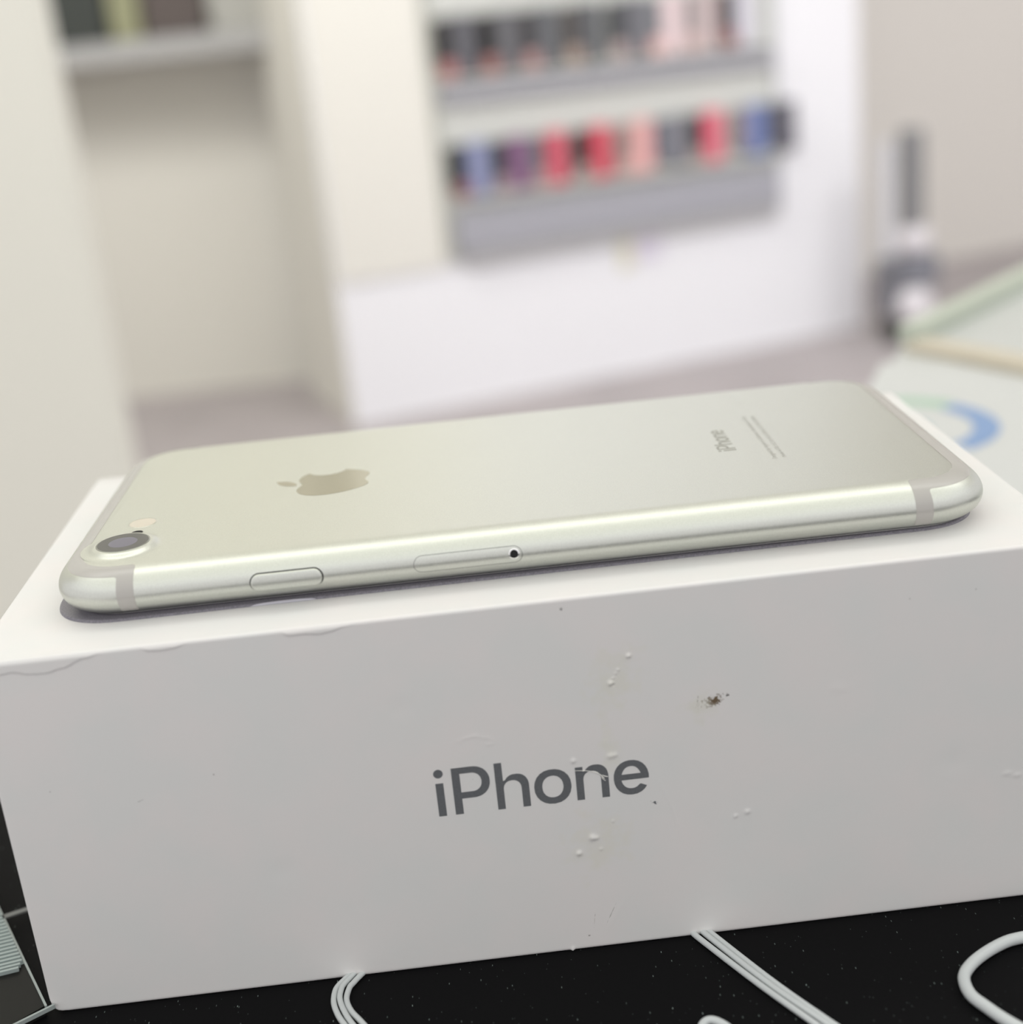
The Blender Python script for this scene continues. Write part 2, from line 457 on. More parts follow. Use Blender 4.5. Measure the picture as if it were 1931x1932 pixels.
# logo
def svg(d, k=10):
    tok = re.findall(r'[MmCcLlZz]|-?\d*\.?\d+', d); loops = []; cur = None; x = y = 0.; i = 0; cmd = None
    while i < len(tok):
        if tok[i].isalpha(): cmd = tok[i]; i += 1
        if cmd in 'Zz': loops.append(cur); cur = None; continue
        if cmd == 'M':
            x, y = float(tok[i]), float(tok[i+1]); i += 2; cur = [(x, y)]
        elif cmd == 'c':
            n = [float(q) for q in tok[i:i+6]]; i += 6
            p0, p1, p2, p3 = (x, y), (x+n[0], y+n[1]), (x+n[2], y+n[3]), (x+n[4], y+n[5])
            for j in range(1, k+1):
                t = j/k; u = 1-t
                cur.append(tuple(u**3*p0[a]+3*u*u*t*p1[a]+3*u*t*t*p2[a]+t**3*p3[a] for a in (0, 1)))
            x, y = p3
    return loops
APPLE = ('M12.152 6.896c-.948 0 -2.415 -1.078 -3.96 -1.04 -2.04 .027 -3.91 1.183 -4.961 3.014 -2.117 3.675 -.546 9.103 1.519 12.09 '
         '1.013 1.454 2.208 3.09 3.792 3.039 1.52 -.065 2.09 -.987 3.935 -.987 1.831 0 2.35 .987 3.96 .948 1.637 -.026 2.676 -1.48 3.676 -2.948 '
         '1.156 -1.688 1.636 -3.325 1.662 -3.415 -.039 -.013 -3.182 -1.221 -3.22 -4.857 -.026 -3.04 2.48 -4.494 2.597 -4.559 -1.429 -2.09 -3.623 -2.324 -4.39 -2.376 -2 -.156 -3.675 1.09 -4.61 1.09z '
         'M15.53 3.83c.843 -1.012 1.4 -2.427 1.245 -3.83 -1.207 .052 -2.662 .805 -3.532 1.818 -.78 .896 -1.454 2.338 -1.273 3.714 1.338 .104 2.715 -.688 3.559 -1.701z')
lp = svg(APPLE)
LS = 15.5/24
def back(u, w, h=0.):   # portrait reading frame of the back (u right, w up) -> phone frame
    return (-w, u, 7.1+h)
loops = [[((x-12.1)*LS-.35, -(y*LS)+39.1) for x, y in L] for L in lp]
v, f = fill2d(loops, .012)
obj('logo', [back(a, b, .014+c) for a, b, c in v], f, M['mirror'], PH)['label'] = 'polished fruit-shaped logo'

# ------------------------------------------------------------------ lettering glyphs, measured in millimetres on the carton
def ell(cx, cy, rx, ry, a0, a1, n=2.15, k=22):
    out = []
    for i in range(k+1):
        a = math.radians(a0+(a1-a0)*i/k); c, s = math.cos(a), math.sin(a)
        out.append((cx+rx*math.copysign(abs(c)**(2/n), c), cy+ry*math.copysign(abs(s)**(2/n), s)))
    return out
def glyphs():
    G = []
    B = 0.0; CAP = 7.62; XH = 5.42
    G.append([ell(-15.77, 6.98, .69, .71, 0, 345, 2)])                                     # dot
    G.append([[(-16.33, B), (-15.19, B), (-15.19, XH), (-16.33, XH)]])                      # i
    # P
    o_ = [(-13.88, B), (-12.72, B), (-12.72, 2.52), (-10.85, 2.52)]+ell(-10.95, 5.07, 2.5, 2.55, -90, 90)[1:]+[(-13.88, CAP)]
    i_ = [(-12.72, 3.55)]+ell(-11.1, 5.08, 1.47, 1.53, -90, 90)+[(-12.72, 6.61)]
    G.append([o_, i_])
    # h
    def arch(x0, x1, top, stem_top):
        w = 1.10
        cxo = (x0+w*.55+x1)/2+.05
        outer = [(x0, B), (x0+w, B), (x0+w, 3.15)]
        inner = ell((x0+w+x1-w)/2, 3.2, (x1-w-x0-w)/2, 1.40, 180, 0, 2.2)
        out2 = ell((x0+w+x1)/2+.02, 3.45, (x1-x0-w)/2-.02, 2.13, 0, 180, 2.3)
        pts = outer+inner[1:]+[(x1-w, B), (x1, B)]+out2[:-4]
        pts += [(x0+w, 4.62), (x0+w, stem_top), (x0, stem_top)]
        return pts
    G.append([arch(-7.66, -2.85, 5.6, CAP)])
    G.append([ell(.58, 2.77, 2.72, 2.86, 0, 353), ell(.58, 2.77, 1.55, 1.80, 0, 353)])     # o
    G.append([arch(4.0, 8.78, 5.6, XH)])
    # e
    cx, cy, rx, ry = 12.1, 2.77, 2.62, 2.86
    out = ell(cx, cy, rx, ry, 0, 325)
    outer = [(14.66, 2.42), (14.68, 2.9)]+ell(cx, cy, rx-.04, ry, 6, 328)
    xt, yt = outer[-1]
    inner = ell(cx, cy, 1.48, 1.80, 322, 192)
    pts = outer+[(xt-.9, yt+.42)]+inner[1:]+[(10.68, 2.42)]
    hole = [(10.70, 3.35), (13.50, 3.35)]+ell(cx, cy+.02, 1.42, 1.85, 20, 160)[1:-1]
    G.append([pts, hole])
    return G
GL = glyphs()
sc = 11.8/31.0
V, F = [], []
for L in GL:
    v, f = fill2d(L, .01)
    V, F = join((V, F), (v, f))
cxm = -.85
obj('lettering', [back((a-cxm)*sc-.45, -36.05+b*sc, .012+c) for a, b, c in V], F, M['etch'], PH)['label'] = 'small grey word etched across the back'
for txt, xx, sz in (('Designed by Apple in California  Assembled in China', 40.9, 1.17), ('Model A1778  FCC ID: BCG-E3091A  IC: 579C-E3091A', 42.4, 1.05)):
    v, f = text2d(txt, sz)
    obj('regulatory_text', [back(a-.5, -xx-.3+b, .012) for a, b, c in v], f, M['etch2'], PH)

# ------------------------------------------------------------------ carton
BX, BY, BYAW, E_H = -.7675, .773, .01175, .387
BL, BW, BH = 155.95, 84.59, 58.08
BOX = thing('phone_box', 'white carton with large grey lettering standing on the black mat', 'box', (BX*.001, BY*.001, (Z0-E_H-BH)*.001), BYAW)
hx, hy = BL/2, BW/2
def lipz(x):
    pts = [(-78, 56.6), (-74.3, 56.15), (-72, 56.3), (-69.6, 55.75), (-67.6, 55.65), (-65.2, 56.1), (-62, 57.2), (-59.5, 57.7), (-54.5, 57.75), (-53, 57.25), (-51.5, 57.05), (-49.8, 57.2), (-47.8, 57.7),
           (-35, 57.75), (-33.6, 57.1), (-32.0, 57.15), (-30.8, 57.0), (-29.5, 56.85), (-28, 57.05), (-26, 57.55), (-24, 57.75), (200, 57.75)]
    for (a, za), (b, zb) in zip(pts, pts[1:]):
        if a <= x <= b:
            t = (x-a)/(b-a); t = t*t*(3-2*t); return za+(zb-za)*t
    return 57.75
BUMPS = [(13.0, 48.2, .34, .20), (11.35, 46.2, .22, .10), (11.05, 45.7, .2, .08), (10.6, 45.0, .2, .09), (10.2, 44.25, .42, .20), (10.5, 43.9, .2, -.12), (5.7, 19.4, .55, .18), (6.3, 19.3, .35, .12), (3.5, 17.0, .45, .18),
         (28.9, 20.7, .45, .12), (27.1, 20.2, .35, .10), (6.8, 17.3, .3, .06), (8.9, 21.8, .25, .06), (9.3, 32.6, .5, .12), (10.0, 32.7, .4, .10), (3.9, 32.5, .4, .12), (-7.7, 36.8, .25, .1), (42.3, 39.3, .6, .05),
         (43.6, 39.0, .5, .05), (8.8, 35.0, .3, .06), (-20, 44, 1.6, -.03), (60, 25, 2.0, -.04), (68, 22, .5, .08), (69.5, 21.5, .5, .08), (-40, 20, 2, -.03)]
CRE = [[(-12.6, 37.6), (-11.2, 38.2), (-9.8, 38.35), (-8.4, 37.9), (-7.0, 37.2)], [(15.6, 28.5), (16.6, 26.0), (17.8, 22.8), (18.4, 20.0), (18.4, 18.0)], [(9.9, 7.9), (8.7, 6.4), (7.7, 4.6), (6.7, 3.5)]]
def front_disp(x, z):
    d = 0.
    if z < 57.8 and x < -23:
        zl = lipz(x)
        if zl < 57.7:
            if z >= zl: d += .12*min(1, max(0, (57.9-z)/.5))
    for bx, bz, r, h in BUMPS:
        h *= 1.5; r *= .82
        q = ((x-bx)**2+(z-bz)**2)/(r*r)
        if q < 6: d += h*math.exp(-q)
    for c in CRE:
        for (a, b), (e, g_) in zip(c, c[1:]):
            lx, lz = e-a, g_-b; t = max(0, min(1, ((x-a)*lx+(z-b)*lz)/(lx*lx+lz*lz)))
            q = math.hypot(x-a-t*lx, z-b-t*lz)
            if q < .4: d += .035*math.exp(-(q/.16)**2)
    if abs(x-1.2) < .6 and z < .9: d += .35*math.exp(-((x-1.2)/.25)**2)*(1-z/.9)
    return d
def grid_axis(lo, hi, step, fine=()):
    out = [lo]; x = lo
    while x < hi-1e-6:
        s = step
        for a, b, fs in fine:
            if a <= x < b: s = min(s, fs)
        x = min(hi, x+s); out.append(x)
    return out
def carton():
    r0 = .55
    V, F, idx = [], [], {}
    def add(p):
        x, y, z = p
        k = (round(x, 3), round(y, 3), round(z, 3))
        if k in idx: return idx[k]
        ix = max(-hx+r0, min(hx-r0, x)); iy = max(-hy+r0, min(hy-r0, y)); iz = max(r0, min(BH-r0, z))
        d = Vector((x-ix, y-iy, z-iz))
        if d.length > 1e-9:
            n = sum(1 for a in d if abs(a) > 1e-9)
            d = d.normalized()*r0
        q = Vector((ix, iy, iz))+d
        if y < -hy+1e-6: q.y -= front_disp(x, z)
        # crushed lower left corner
        cx_, cz_ = -hx+2.6, 2.6
        if x < cx_ and z < cz_ and y < 0:
            L_ = math.hypot(x-cx_, z-cz_)
            if L_ > 2.6:
                s_ = 2.6/L_; q.x = cx_+(q.x-cx_)*s_; q.z = cz_+(q.z-cz_)*s_
        idx[k] = len(V); V.append(tuple(q)); return idx[k]
    X = grid_axis(-hx, hx, .5, ((-78.5, -22, .22), (-1, 19, .16), (26, 30, .2)))
    Z = grid_axis(0, BH, .5, ((-1, 2, .2), (16, 24, .2), (35, 38.5, .2), (43, 49, .16), (31, 34, .2), (54.5, 60, .11)))
    Y = grid_axis(-hy, hy, 6, ((-43, -41, .14), (41, 43, .3)))
    Xc = X
    def quad(a, b, c, d):
        q = [a, b, c, d]
        q2 = []
        for i in q:
            if i not in q2: q2.append(i)
        if len(q2) > 2: F.append(q2)
    for i in range(len(X)-1):
        for j in range(len(Z)-1):
            quad(add((X[i], -hy, Z[j])), add((X[i+1], -hy, Z[j])), add((X[i+1], -hy, Z[j+1])), add((X[i], -hy, Z[j+1])))
            if j % 1 == 0: quad(add((X[i+1], hy, Z[j])), add((X[i], hy, Z[j])), add((X[i], hy, Z[j+1])), add((X[i+1], hy, Z[j+1])))
        for j in range(len(Y)-1):
            quad(add((X[i], Y[j], BH)), add((X[i+1], Y[j], BH)), add((X[i+1], Y[j+1], BH)), add((X[i], Y[j+1], BH)))
            quad(add((X[i+1], Y[j], 0)), add((X[i], Y[j], 0)), add((X[i], Y[j+1], 0)), add((X[i+1], Y[j+1], 0)))
    for i in range(len(Y)-1):
        for j in range(len(Z)-1):
            quad(add((hx, Y[i], Z[j])), add((hx, Y[i+1], Z[j])), add((hx, Y[i+1], Z[j+1])), add((hx, Y[i], Z[j+1])))
            quad(add((-hx, Y[i+1], Z[j])), add((-hx, Y[i], Z[j])), add((-hx, Y[i], Z[j+1])), add((-hx, Y[i+1], Z[j+1])))
    return V, F
v, f = carton()
obj('lid', v, f, M['carton'], BOX, smooth=True)
# lettering on the front face
obj('lettering', [(a, -hy-.02+c, 25.97+b) for a, b, c in V], [q[::-1] for q in F], M['ink'], BOX)['label'] = 'large dark grey printed word'
# torn fibres across the letter n
def flake(pts, w, y0):
    Vv, Ff = [], []
    for i, (x, z) in enumerate(pts):
        a = pts[max(i-1, 0)]; b = pts[min(i+1, len(pts)-1)]
        t = Vector((b[0]-a[0], b[1]-a[1])).normalized(); n = (-t.y, t.x)
        ww = w*(.35+.65*math.sin(PI*(i+.4)/(len(pts)-.2)))*(.7+.6*random.random())
        Vv += [(x-n[0]*ww, y0+.03, z-n[1]*ww), (x, y0-.07, z), (x+n[0]*ww, y0+.03, z+n[1]*ww)]
    for i in range(len(pts)-1):
        for k in (0, 1): Ff.append([i*3+k, i*3+k+1, i*3+3+k+1, i*3+3+k])
    return Vv, Ff
Y1 = -hy-.035
sc1 = flake([(3.95, 30.9), (4.5, 30.85), (5.1, 30.75), (5.8, 30.65), (6.5, 30.45), (7.1, 30.15), (7.6, 29.8)], .07, Y1)
sc2 = flake([(7.5, 29.9), (7.75, 29.6), (7.95, 29.3), (8.2, 29.05)], .17, Y1)
sc3 = flake([(7.85, 29.7), (8.25, 29.45), (8.7, 29.3)], .12, Y1)
sc4 = flake([(7.7, 29.35), (8.0, 28.95), (8.3, 28.7)], .09, Y1)
v, f = join(sc1, sc2, sc3, sc4)
obj('paper_scuff', v, f, M['scuff'], BOX)['label'] = 'torn white paper fibres across the letter n'
# raised printed phone on the lid
EX, EY = -.456, 1.017
def prof_e(t):
    r = math.radians(t); return .42*(1-math.cos(r)), E_H*math.sin(r)
SE = Slab(138.3, 67.1, 11.18, prof_e)
em = obj('raised_phone_print', *SE.shell([0, 15, 30, 45, 60, 75, 90]), M['print_dark'], BOX, smooth=True)
em.location = (EX*.001, EY*.001, BH*.001); em['label'] = 'dark grey raised phone outline on the lid'
def lens_loop(x0, x1, t0, t1):
    n = 18; up = [(x0+(x1-x0)*i/n, t0+(t1-t0)*math.sin(PI*min(1, max(0, i/n)))**.45) for i in range(n+1)]
    return up+[(x1, t0-.5), (x0, t0-.5)]
v, f = SE.patch([lens_loop(-39.5, -29.9, 6, 66)], .012, 1, 6)
o = obj('printed_button', v, f, M['print_light'], em, smooth=True); o['label'] = 'pale printed button on the raised outline'

# ------------------------------------------------------------------ desk, mat, cables
TZ = 750.0
def P(x, y, z=0.): return (x, y, TZ+z)
DK = thing('desk', 'white desk standing under the black mat and the carton', 'desk', (0, 0, 0))
obj('desk_top', *box_geo(-128, 620, -420, 46, TZ-27, TZ-2, 1.5), M['desk'], DK)
for x, y in ((-110, -400), (-110, 20), (590, -400), (590, 20)):
    obj('leg', *box_geo(x-12, x+12, y-12, y+12, 0, TZ-27, 1), M['shelf'], DK)
mt = obj('mat', *box_geo(-124, 600, -400, 43, TZ-2, TZ, .4), M['mat'])
tag(mt, 'black dusty flat mat under the carton and the white cables', 'mat')
mt.data.transform(Matrix.Translation((0, 0, -TZ*.001))); mt.location = (0, 0, TZ*.001)

def cable(name, strands, r, label, group=None, loop_ends=True):
    gs = []
    for s in strands: gs.append(tube([(x, y, TZ+r+.02+(z or 0)) for x, y, z in s], r, 14, 8))
    v, f = join(*gs)
    o = obj(name, v, f, M['cable'], smooth=True)
    c = sum((Vector(p) for p in v), Vector())/len(v)
    return tag(o, label, 'cable', group)
A = [(-32.6, -40.9), (-34.01, -43.0), (-34.75, -44.1), (-35.15, -45.4), (-35.18, -47.77), (-34.5, -50.32), (-33.31, -52.93), (-29.5, -60), (-24, -70), (-16, -84)]
B_ = [(-31.9, -40.9), (-33.26, -43.0), (-33.85, -43.98), (-34.18, -45.04), (-34.27, -47.23), (-33.49, -50.01), (-32.09, -53.13), (-28.3, -60), (-22.8, -70), (-14.8, -84)]
C_ = [(-30.6, -40.9), (-31.81, -42.7), (-32.53, -43.9), (-33.01, -44.84), (-33.29, -47.4), (-32.45, -50.19), (-30.49, -53.4), (-26.8, -60), (-21.4, -70), (-13.2, -84)]
zz = lambda L, h=0.: [(x, y, h) for x, y in L]
# one cord folded into three strands, its folds lying in front of the picture
cordA = zz(A)+[(-12, -90, 0), (-9.5, -89, 0)]+zz(B_[::-1][0:0])
cable('folded_cable', [zz(A)+[(-12.5, -89, 0), (-11.2, -88.4, 0), (-12.6, -84.6, 0)]+zz(C_[::-1][1:]), zz([(x-.03, y) for x, y in B_], .06)], .43,
      'white thin cable folded in three, curving out under the lettering end of the carton')
Dd = [(19.4, -40.9), (20.32, -42.9), (26.57, -54.27), (32.43, -64.01), (40, -76.5), (47, -88)]
Ee = [(20.9, -40.9), (21.61, -42.5), (27.95, -54.51), (33.96, -64.27), (41.6, -76.5), (48.8, -88)]
Ff = [(21.8, -40.9), (22.6, -42.5), (28.91, -54.5), (34.83, -64.42), (42.5, -76.5), (49.8, -88)]
cable('folded_cable', [zz(Dd)+[(48.6, -90.4, 0), (50.5, -90.9, 0), (50.9, -89, 0)]+zz(Ff[::-1][1:]), zz(Ee, .05)], .46,
      'white thin cable folded into three straight strands running diagonally from under the carton')
th = [(96, -60), (84, -52.5), (74, -50.6), (66.44, -51.3), (63.32, -52.0), (59.55, -54.0), (56.65, -56.3), (55.0, -58.71), (54.7, -62.05), (55.9, -65.0), (57.9, -68.68), (63, -76), (70, -85)]
cable('thick_cable', [zz(th)], .86, 'thick white cable bending in a wide curve before the right end of the carton')
lo = [(13.6, -78), (15.2, -70), (16.6, -63.6), (17.3, -61.6), (18.4, -61.0), (19.7, -61.8), (21.2, -64), (24.5, -70), (28, -78)]
cable('looped_cable', [zz(lo)], .60, 'small tight loop of white cable left of the diagonal strands')

# smoked plastic tray on the left of the carton
TR = thing('plastic_tray', 'smoked plastic tray with ribbed pale insert, on the mat left of the carton', 'tray', P(0, 0, 0)[:0] or (0, 0, TZ*.001))
def tr(poly, z0, z1): return prism(poly, z0, z1)
obj('tray_body', *tr([(-78.9, -42.6), (-93.2, -16.4), (-101, -2), (-160, -38), (-138, -80), (-84.5, -47.4)], .05, 1.7), M['tray'], TR)
def strip(a, b, w, z0, z1):
    a, b = Vector(a), Vector(b); t = (b-a).normalized(); n = Vector((-t.y, t.x))*w/2
    return prism([tuple(a-n), tuple(b-n), tuple(b+n), tuple(a+n)], z0, z1)
obj('tray_rim', *join(strip((-78.6, -43.0), (-94.5, -14.0), .34, 1.4, 2.0)), M['tray_edge'], TR)
obj('tray_rim', *join(strip((-77.4, -42.8), (-86.5, -49.4), .4, 1.3, 1.95)), M['tray_edge'], TR)
obj('cross_strip', *join(strip((-92.4, -18.3), (-79.2, -12.6), 1.1, 1.72, 2.0)), mat('dull strip', (.16, .165, .16, 1), .5), TR)
gs = []
for k in range(26):
    y = -33.4+k*.95
    # ribs run away from the rim line to the left
    xr = -85.2-(y+31.4)*.54 if y > -31.4 else -85.2
    gs.append(strip((xr-.2, y+.25), (xr-9, y-1.9), .5, 1.72, 2.35))
obj('ribbed_insert', *join(prism([(-85.1, -31.5), (-98.6, -6), (-108, -12), (-95, -37.5)], 1.6, 1.8), *gs), M['tray_rib'], TR)['label'] = 'ribbed pale insert'

# ------------------------------------------------------------------ right hand counter
CT = thing('counter', 'white counter with cream and pale green rails behind the right end of the carton', 'counter', (0, 0, 0))
obj('counter_top', *prism([(34, 47), (163, 309), (249, 395), (760, 905), (1050, 47)], TZ-30, TZ-.5), M['counter'], CT)
for x, y in ((90, 80), (700, 760), (900, 80)):
    obj('leg', *box_geo(x-15, x+15, y-15, y+15, 0, TZ-30, 1), M['shelf'], CT)
obj('rail', *strip((165, 306), (520, -290+306+0+(-306+306)), 11, TZ-.4, TZ+4) if False else strip((166, 301), (216, 205), 13, TZ-.4, TZ+3), M['cream_wood'], CT)['label'] = 'cream wooden rail'
obj('rail', *strip((166, 311), (480, 640), 9, TZ-.4, TZ+6), M['green_edge'], CT)['label'] = 'pale green rail along the far edge'
PS = thing('printed_sheet', 'white sheet printed with a green and blue ring, on the counter behind the carton', 'sheet', (0, 0, TZ*.001))
obj('paper', *prism([(70, 110), (147, 284), (168, 272), (250, 120), (180, 60)], -.4, .0), M['paper'], PS)
def arcband(cx, cy, r0, r1, a0, a1, z, k=24):
    V_, F_ = [], []
    for i in range(k+1):
        a = math.radians(a0+(a1-a0)*i/k)
        V_ += [(cx+r0*math.cos(a), cy+r0*math.sin(a), z), (cx+r1*math.cos(a), cy+r1*math.sin(a), z)]
    for i in range(k): F_.append([2*i, 2*i+1, 2*i+3, 2*i+2])
    return V_, F_
RC = (125, 203)
obj('ring_print', *arcband(*RC, 25.5, 33.5, -62, 34, .1), mat('blue print', srgb(130, 157, 198), .5), PS)['label'] = 'blue arc'
obj('ring_print', *arcband(*RC, 26.5, 35.5, 36, 84, .1), mat('green print', srgb(168, 196, 176), .5), PS)['label'] = 'pale green arc'
obj('ring_print', *arcband(RC[0]-4, RC[1], 6, 17, -20, 70, .1), mat('grey blue print', srgb(172, 188, 192), .5), PS)['label'] = 'pale grey blue centre mark'
# upright machine on the floor beyond the counter
ST = thing('floor_stand', 'grey and white machine with upright arm, on the floor right of the column', 'stand', (1.112, 3.319, .002))
ST.scale = (6.568,)*3
obj('base', *box_geo(-7, 9, -6, 6, 0, 7, 1), col_mat('dark base', 40, 45, 38), ST)
obj('lower_joint', *join(lathe([(0.1, 6), (6, 6.5), (8.6, 10), (8.8, 14), (7, 18.5), (4, 20)], 32, 4, 0)), col_mat('white joint', 222, 218, 222), ST, smooth=True)
obj('clamp_jaw', *box_geo(-9, -1, -5, 5, 10, 32, 1.5), col_mat('grey clamp', 112, 112, 118), ST)
obj('clamp_jaw', *box_geo(-1, 14, -5, 5, 20, 33, 2), col_mat('blue grey clamp', 125, 126, 134), ST)
obj('upper_joint', *join(lathe([(0.1, 33), (5, 33.5), (6.5, 36.5), (6.2, 41), (3, 44)], 32, 5, 0)), col_mat('white joint', 222, 218, 222), ST, smooth=True)
obj('arm', *box_geo(-.5, 8.5, -4, 4, 43, 80, 2), col_mat('grey arm', 128, 128, 130), ST)
obj('side_rod', *box_geo(-7.5, -3.5, -2, 2, 32, 76, .8), col_mat('pale rod', 205, 206, 212), ST)

# ------------------------------------------------------------------ room
def wbox(name, x0, x1, y0, y1, z0, z1, m): return struct(obj(name, *box_geo(x0, x1, y0, y1, z0, z1), m))
wbox('floor', -3600, 4200, -2600, 5600, -60, 0, M['floor'])
U = Vector((.94596, .32427, 0)); N = Vector((-.32427, .94596, 0)); CA = Vector((-271.4, 3037.2, 0))
def on_face(T, off, z): q = CA+U*T-N*off; return (q.x, q.y, z)
def face_box(T0, T1, o0, o1, z0, z1):
    v, f = box_geo(T0, T1, o0, o1, z0, z1)
    return [on_face(a, b, c) for a, b, c in v], [q[::-1] for q in f]
struct(obj('wall_center', *face_box(-24, 1408, -420, 0, 0, 2600), M['white_wall']))
struct(obj('wall_return_shade', *face_box(-27, -24.2, -420, -1, 0, 2600), M['wall_niche']))  # added thin skin; beige tone stands in for the column side's dim light
wbox('wall_back', -1500, -330, 3560, 3700, 0, 2600, M['wall_niche'])
wbox('wall_left', -3200, -552, 1880, 1960, 0, 2600, M['wall'])
struct(obj('wall_right', *face_box(1380, 4200, -700, -600, 0, 2600), M['wall_beige']))
wbox('ceiling', -3600, 4200, 900, 5600, 2600, 2660, M['wall'])
# shelf in the niche with things on it
SH = thing('wall_shelf', 'grey shelf board high in the niche left of the white column', 'shelf', (-.66, 3.4, .865))
obj('board', *box_geo(-420, 300, -50, 155, 0, 50, 3), M['shelf'], SH)
obj('bracket', *box_geo(-395, -375, 40, 155, -60, 2, 1), M['shelf'], SH)
obj('bracket', *box_geo(255, 275, 40, 155, -60, 2, 1), M['shelf'], SH)
def shelf_item(name, label, cat, x0, x1, h, rgb, lid):
    t = thing(name, label, cat, ((x0+x1)/2*.001-.66, 3.40, .9155))
    w = (x1-x0)/2
    obj('body', *box_geo(-w, w, -50, 60, 0, h, 3), col_mat(name, *rgb), t)
    obj('lid', *box_geo(-w-1, w+1, -51, 61, h, h+14, 3), col_mat(name+' lid', *lid), t)
shelf_item('storage_box', 'black box at the left end of the high grey shelf', 'box', -290, -120, 150, (62, 66, 64), (50, 52, 50))
shelf_item('storage_box', 'olive green box between two dark boxes on the high grey shelf', 'box', -108, -40, 140, (148, 149, 120), (130, 132, 104))
shelf_item('storage_box', 'dark brown box right of the olive box on the high grey shelf', 'box', -28, 110, 130, (92, 84, 82), (78, 76, 76))
shelf_item('storage_box', 'light grey box at the right end of the high grey shelf', 'box', 128, 250, 120, (170, 170, 165), (150, 150, 148))

# display rack on the column
RO = Vector(on_face(700, 0, 0)); ang = math.atan2(U.y, U.x)
RK = thing('display_rack', 'grey two-tier display rack of phone cases mounted on the white column', 'rack', (RO.x*.001, RO.y*.001, .35), ang)
def rk(T0, T1, o0, o1, z0, z1, b=2): return box_geo(T0-700, T1-700, -o1, -o0, z0-350, z1-350, b)
obj('back_panel', *rk(270, 1146, 0, 10, 352, 1240), M['rack_back'], RK)
obj('shelf_lip', *rk(272, 1146, 8, 36, 372, 462), M['rack'], RK)
obj('shelf_lip', *rk(268, 1144, 8, 32, 710, 742), M['rack'], RK)
obj('shelf', *rk(274, 1146, 8, 38, 487, 494), M['rack_back'], RK)
obj('shelf', *rk(268, 1144, 8, 34, 753, 760), M['rack_back'], RK)
obj('bottom_edge', *rk(290, 1146, 2, 30, 345, 372), M['shelf'], RK)
obj('side_panel', *rk(252, 260, 0, 16, 352, 1240), col_mat('rack side', 190, 192, 178), RK)
obj('side_panel', *rk(1146, 1153, 0, 16, 352, 1240), col_mat('rack side 2', 175, 178, 176), RK)

def case(T, z0, w, h, shell_rgb, card_rgb, label, group, tilt=0., low=None):
    q = on_face(T, 24, z0)
    t = thing('phone_case', label, 'phone case', (q[0]*.001, q[1]*.001, z0*.001), ang+tilt, group)
    obj('shell', *box_geo(-w*.02, w*.52, -6, 6, 0, h, 4), col_mat('case %d %d %d' % shell_rgb, *shell_rgb), t)
    obj('insert_card', *box_geo(-w*.50, -w*.03, -4, 4, h*.16, h*.97, 2), col_mat('card %d %d %d' % card_rgb, *card_rgb), t)
    if low: obj('price_tag', *box_geo(-w*.42, w*.0, -7, -5, h*.0, h*.28, 1), col_mat('tag %d %d %d' % low, *low), t)
    return t
G1, G2 = 'phone cases on the lower tier of the rack', 'phone cases on the upper tier of the rack'
row2 = [(318, (140, 146, 180), (40, 42, 48), 'lilac-blue case with dark card at the left end of the lower tier', (140, 90, 90)),
        (420, (128, 92, 126), (62, 62, 66), 'purple phone case beside the lilac-blue one on the lower tier', (160, 140, 145)),
        (518, (204, 84, 104), (105, 104, 108), 'red phone case right of the purple one on the lower tier', (176, 146, 146)),
        (632, (208, 80, 98), (40, 38, 36), 'red phone case with black card, in the middle of the lower tier', (165, 150, 145)),
        (745, (226, 172, 170), (150, 128, 124), 'pale pink phone case on the lower tier', (205, 165, 160)),
        (838, (130, 130, 138), (98, 101, 110), 'slate grey phone case right of the pale pink one on the lower tier', None),
        (938, (222, 104, 124), (58, 54, 54), 'bright pink phone case with black card on the lower tier', (170, 155, 150)),
        (1062, (116, 130, 178), (140, 128, 130), 'blue phone case near the right end of the lower tier', None),
        (1150, (104, 102, 112), (74, 76, 86), 'dark slate phone case at the right end of the lower tier', None)]
for T, sh, cd, lb, low in row2:
    case(T, 496, 98, 122, sh, cd, lb, G1, 0, low)
row1 = [(314, (98, 98, 104), (48, 46, 46), 'dark grey case at the left end of the upper tier', (175, 120, 118)),
        (418, (104, 104, 108), (34, 32, 32), 'dark grey phone case with black card, second on the upper tier', (160, 112, 108)),
        (520, (100, 102, 106), (66, 64, 66), 'charcoal phone case third on the upper tier', (176, 140, 138)),
        (628, (92, 94, 98), (80, 76, 74), 'charcoal phone case with brown card in the middle of the upper tier', (170, 150, 138)),
        (745, (110, 110, 116), (66, 68, 70), 'slate phone case right of the upper middle, just before the white one', (176, 158, 156)),
        (842, (226, 206, 208), (118, 120, 124), 'white-pink phone case on the upper tier', (218, 180, 176)),
        (938, (196, 180, 180), (150, 142, 142), 'grey-pink phone case right of the white-pink one on the upper tier', (206, 180, 176)),
        (1040, (208, 206, 216), (58, 52, 52), 'pale lilac phone case at the right end of the upper tier', (150, 100, 98))]
for T, sh, cd, lb, low in row1:
    t = case(T, 762, 98, 134, sh, cd, lb, G2, 0, low)
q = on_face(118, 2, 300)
PN = thing('cream_tint_board', 'added cream board tinting the white column, left of the phone case rack', 'board', (q[0]*.001, q[1]*.001, .3), ang)  # thin board added for the cream tint beside the rack
obj('board', *box_geo(-134, 128, -6, 0, 40, 2200, 1), mat('cream tint', (.755, .74, .685, 1), .6), PN)
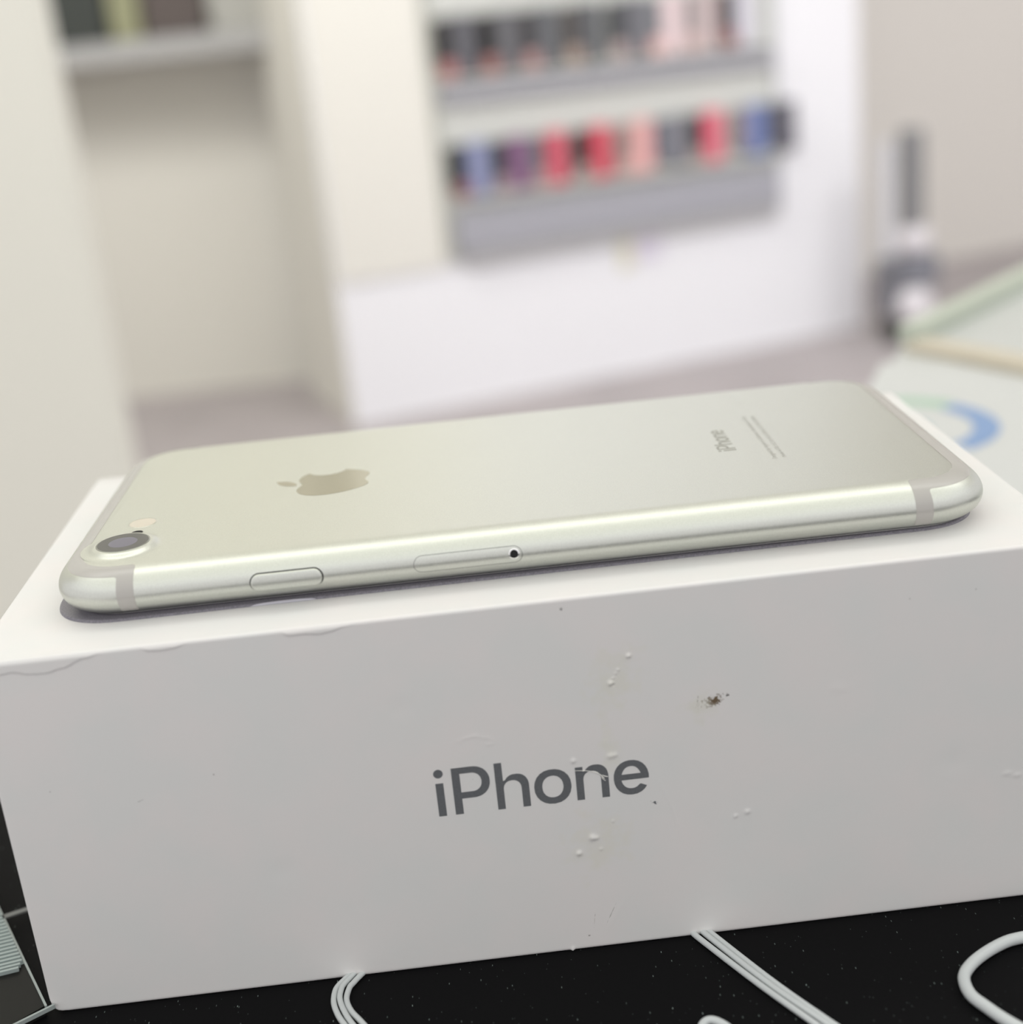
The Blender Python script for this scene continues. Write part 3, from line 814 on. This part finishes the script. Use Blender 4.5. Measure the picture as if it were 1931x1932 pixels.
# small tag under the rack
q = on_face(735, 2, 262)
TG = thing('wall_tag', 'small pale tag stuck on the white column under the rack', 'tag', (q[0]*.001, q[1]*.001, .262), ang)
obj('yellow_half', *box_geo(-38, 0, -3, 0, 0, 78), M['tag2'], TG)
obj('lilac_half', *box_geo(0, 80, -3, 0, 15, 90), M['tag'], TG)

# ------------------------------------------------------------------ light
def area(name, loc, rot, sx, sy, e, col=(1, 1, 1)):
    l = D.lights.new(name, 'AREA'); l.shape = 'RECTANGLE'; l.size = sx; l.size_y = sy; l.energy = e; l.color = col
    o = D.objects.new(name, l); COL.objects.link(o); o.location = loc; o.rotation_euler = rot; return o
area('fill_lamp', (-1.3, 1.0, 2.5), (math.radians(56), 0, 0), 1.6, .4, 10.5, (1, .985, .93))  # unseen lamp added to lift the left wall, turned away from the phone
area('fill_lamp', (.9, 1.35, 2.5), (math.radians(57), 0, 0), 1.9, .4, 22, (.99, .985, 1))  # unseen lamp added to lift the white column
area('fill_lamp', (2.5, 1.4, 2.5), (math.radians(57), 0, 0), 1.4, .4, 21, (.98, .98, 1))  # unseen lamp added to lift the right wall
area('fill_lamp', (-.85, 2.05, 2.3), (math.radians(54), 0, 0), .8, .5, 21, (1, .985, .95))  # unseen lamp added to brighten the niche behind the left wall

area('fill_lamp', (.35, .75, 2.5), (0, 0, 0), 3.0, .6, 7.8, (1, .995, .93))  # unseen lamp added for the carton top and the phone's edge highlight
w = D.worlds.new('shop'); bpy.context.scene.world = w; w.use_nodes = True
nt = w.node_tree; bg = nt.nodes['Background']
tc = nt.nodes.new('ShaderNodeTexCoord'); sp = nt.nodes.new('ShaderNodeSeparateXYZ'); nt.links.new(tc.outputs['Generated'], sp.inputs[0])
cr = nt.nodes.new('ShaderNodeValToRGB'); nt.links.new(sp.outputs['Z'], cr.inputs[0])
el = cr.color_ramp.elements
el[0].position = 0; el[0].color = (.80, .78, .785, 1)
el[1].position = 1; el[1].color = (1.0, 1.0, .91, 1)
for p_, c_ in ((.30, (.78, .76, .77, 1)), (.50, (.99, .98, 1.0, 1)), (.72, (1.06, 1.06, 1.03, 1))):
    e_ = el.new(p_); e_.color = c_
nt.links.new(cr.outputs[0], bg.inputs['Color']); bg.inputs['Strength'].default_value = .95

# ------------------------------------------------------------------ camera
yaw, pit, rol = math.radians(1.0482), math.radians(19.3728), math.radians(-5.79326)
fwd = Vector((math.sin(yaw)*math.cos(pit), math.cos(yaw)*math.cos(pit), -math.sin(pit)))
right = Vector((math.cos(yaw), -math.sin(yaw), 0)); up = right.cross(fwd)
r2 = math.cos(rol)*right+math.sin(rol)*up; u2 = -math.sin(rol)*right+math.cos(rol)*up
cd = D.cameras.new('camera'); co = D.objects.new('camera', cd); COL.objects.link(co)
mw = Matrix((r2, u2, -fwd)).transposed().to_4x4(); mw.translation = Vector((-4.9392, -221.159, 76.2189+Z0))*.001
co.matrix_world = mw
cd.sensor_fit = 'HORIZONTAL'; cd.sensor_width = 36; cd.lens = 2654/1931*36
cd.clip_start = .01; cd.clip_end = 50
cd.dof.use_dof = True; cd.dof.focus_distance = .213; cd.dof.aperture_fstop = 49.48/4.8
sc_ = bpy.context.scene; sc_.camera = co
sc_.view_settings.view_transform = 'Standard'; sc_.view_settings.look = 'None'; sc_.view_settings.gamma = 1
sc_.view_settings.use_curve_mapping = False; sc_.view_settings.exposure = .26
sc_.cycles.use_denoising = True
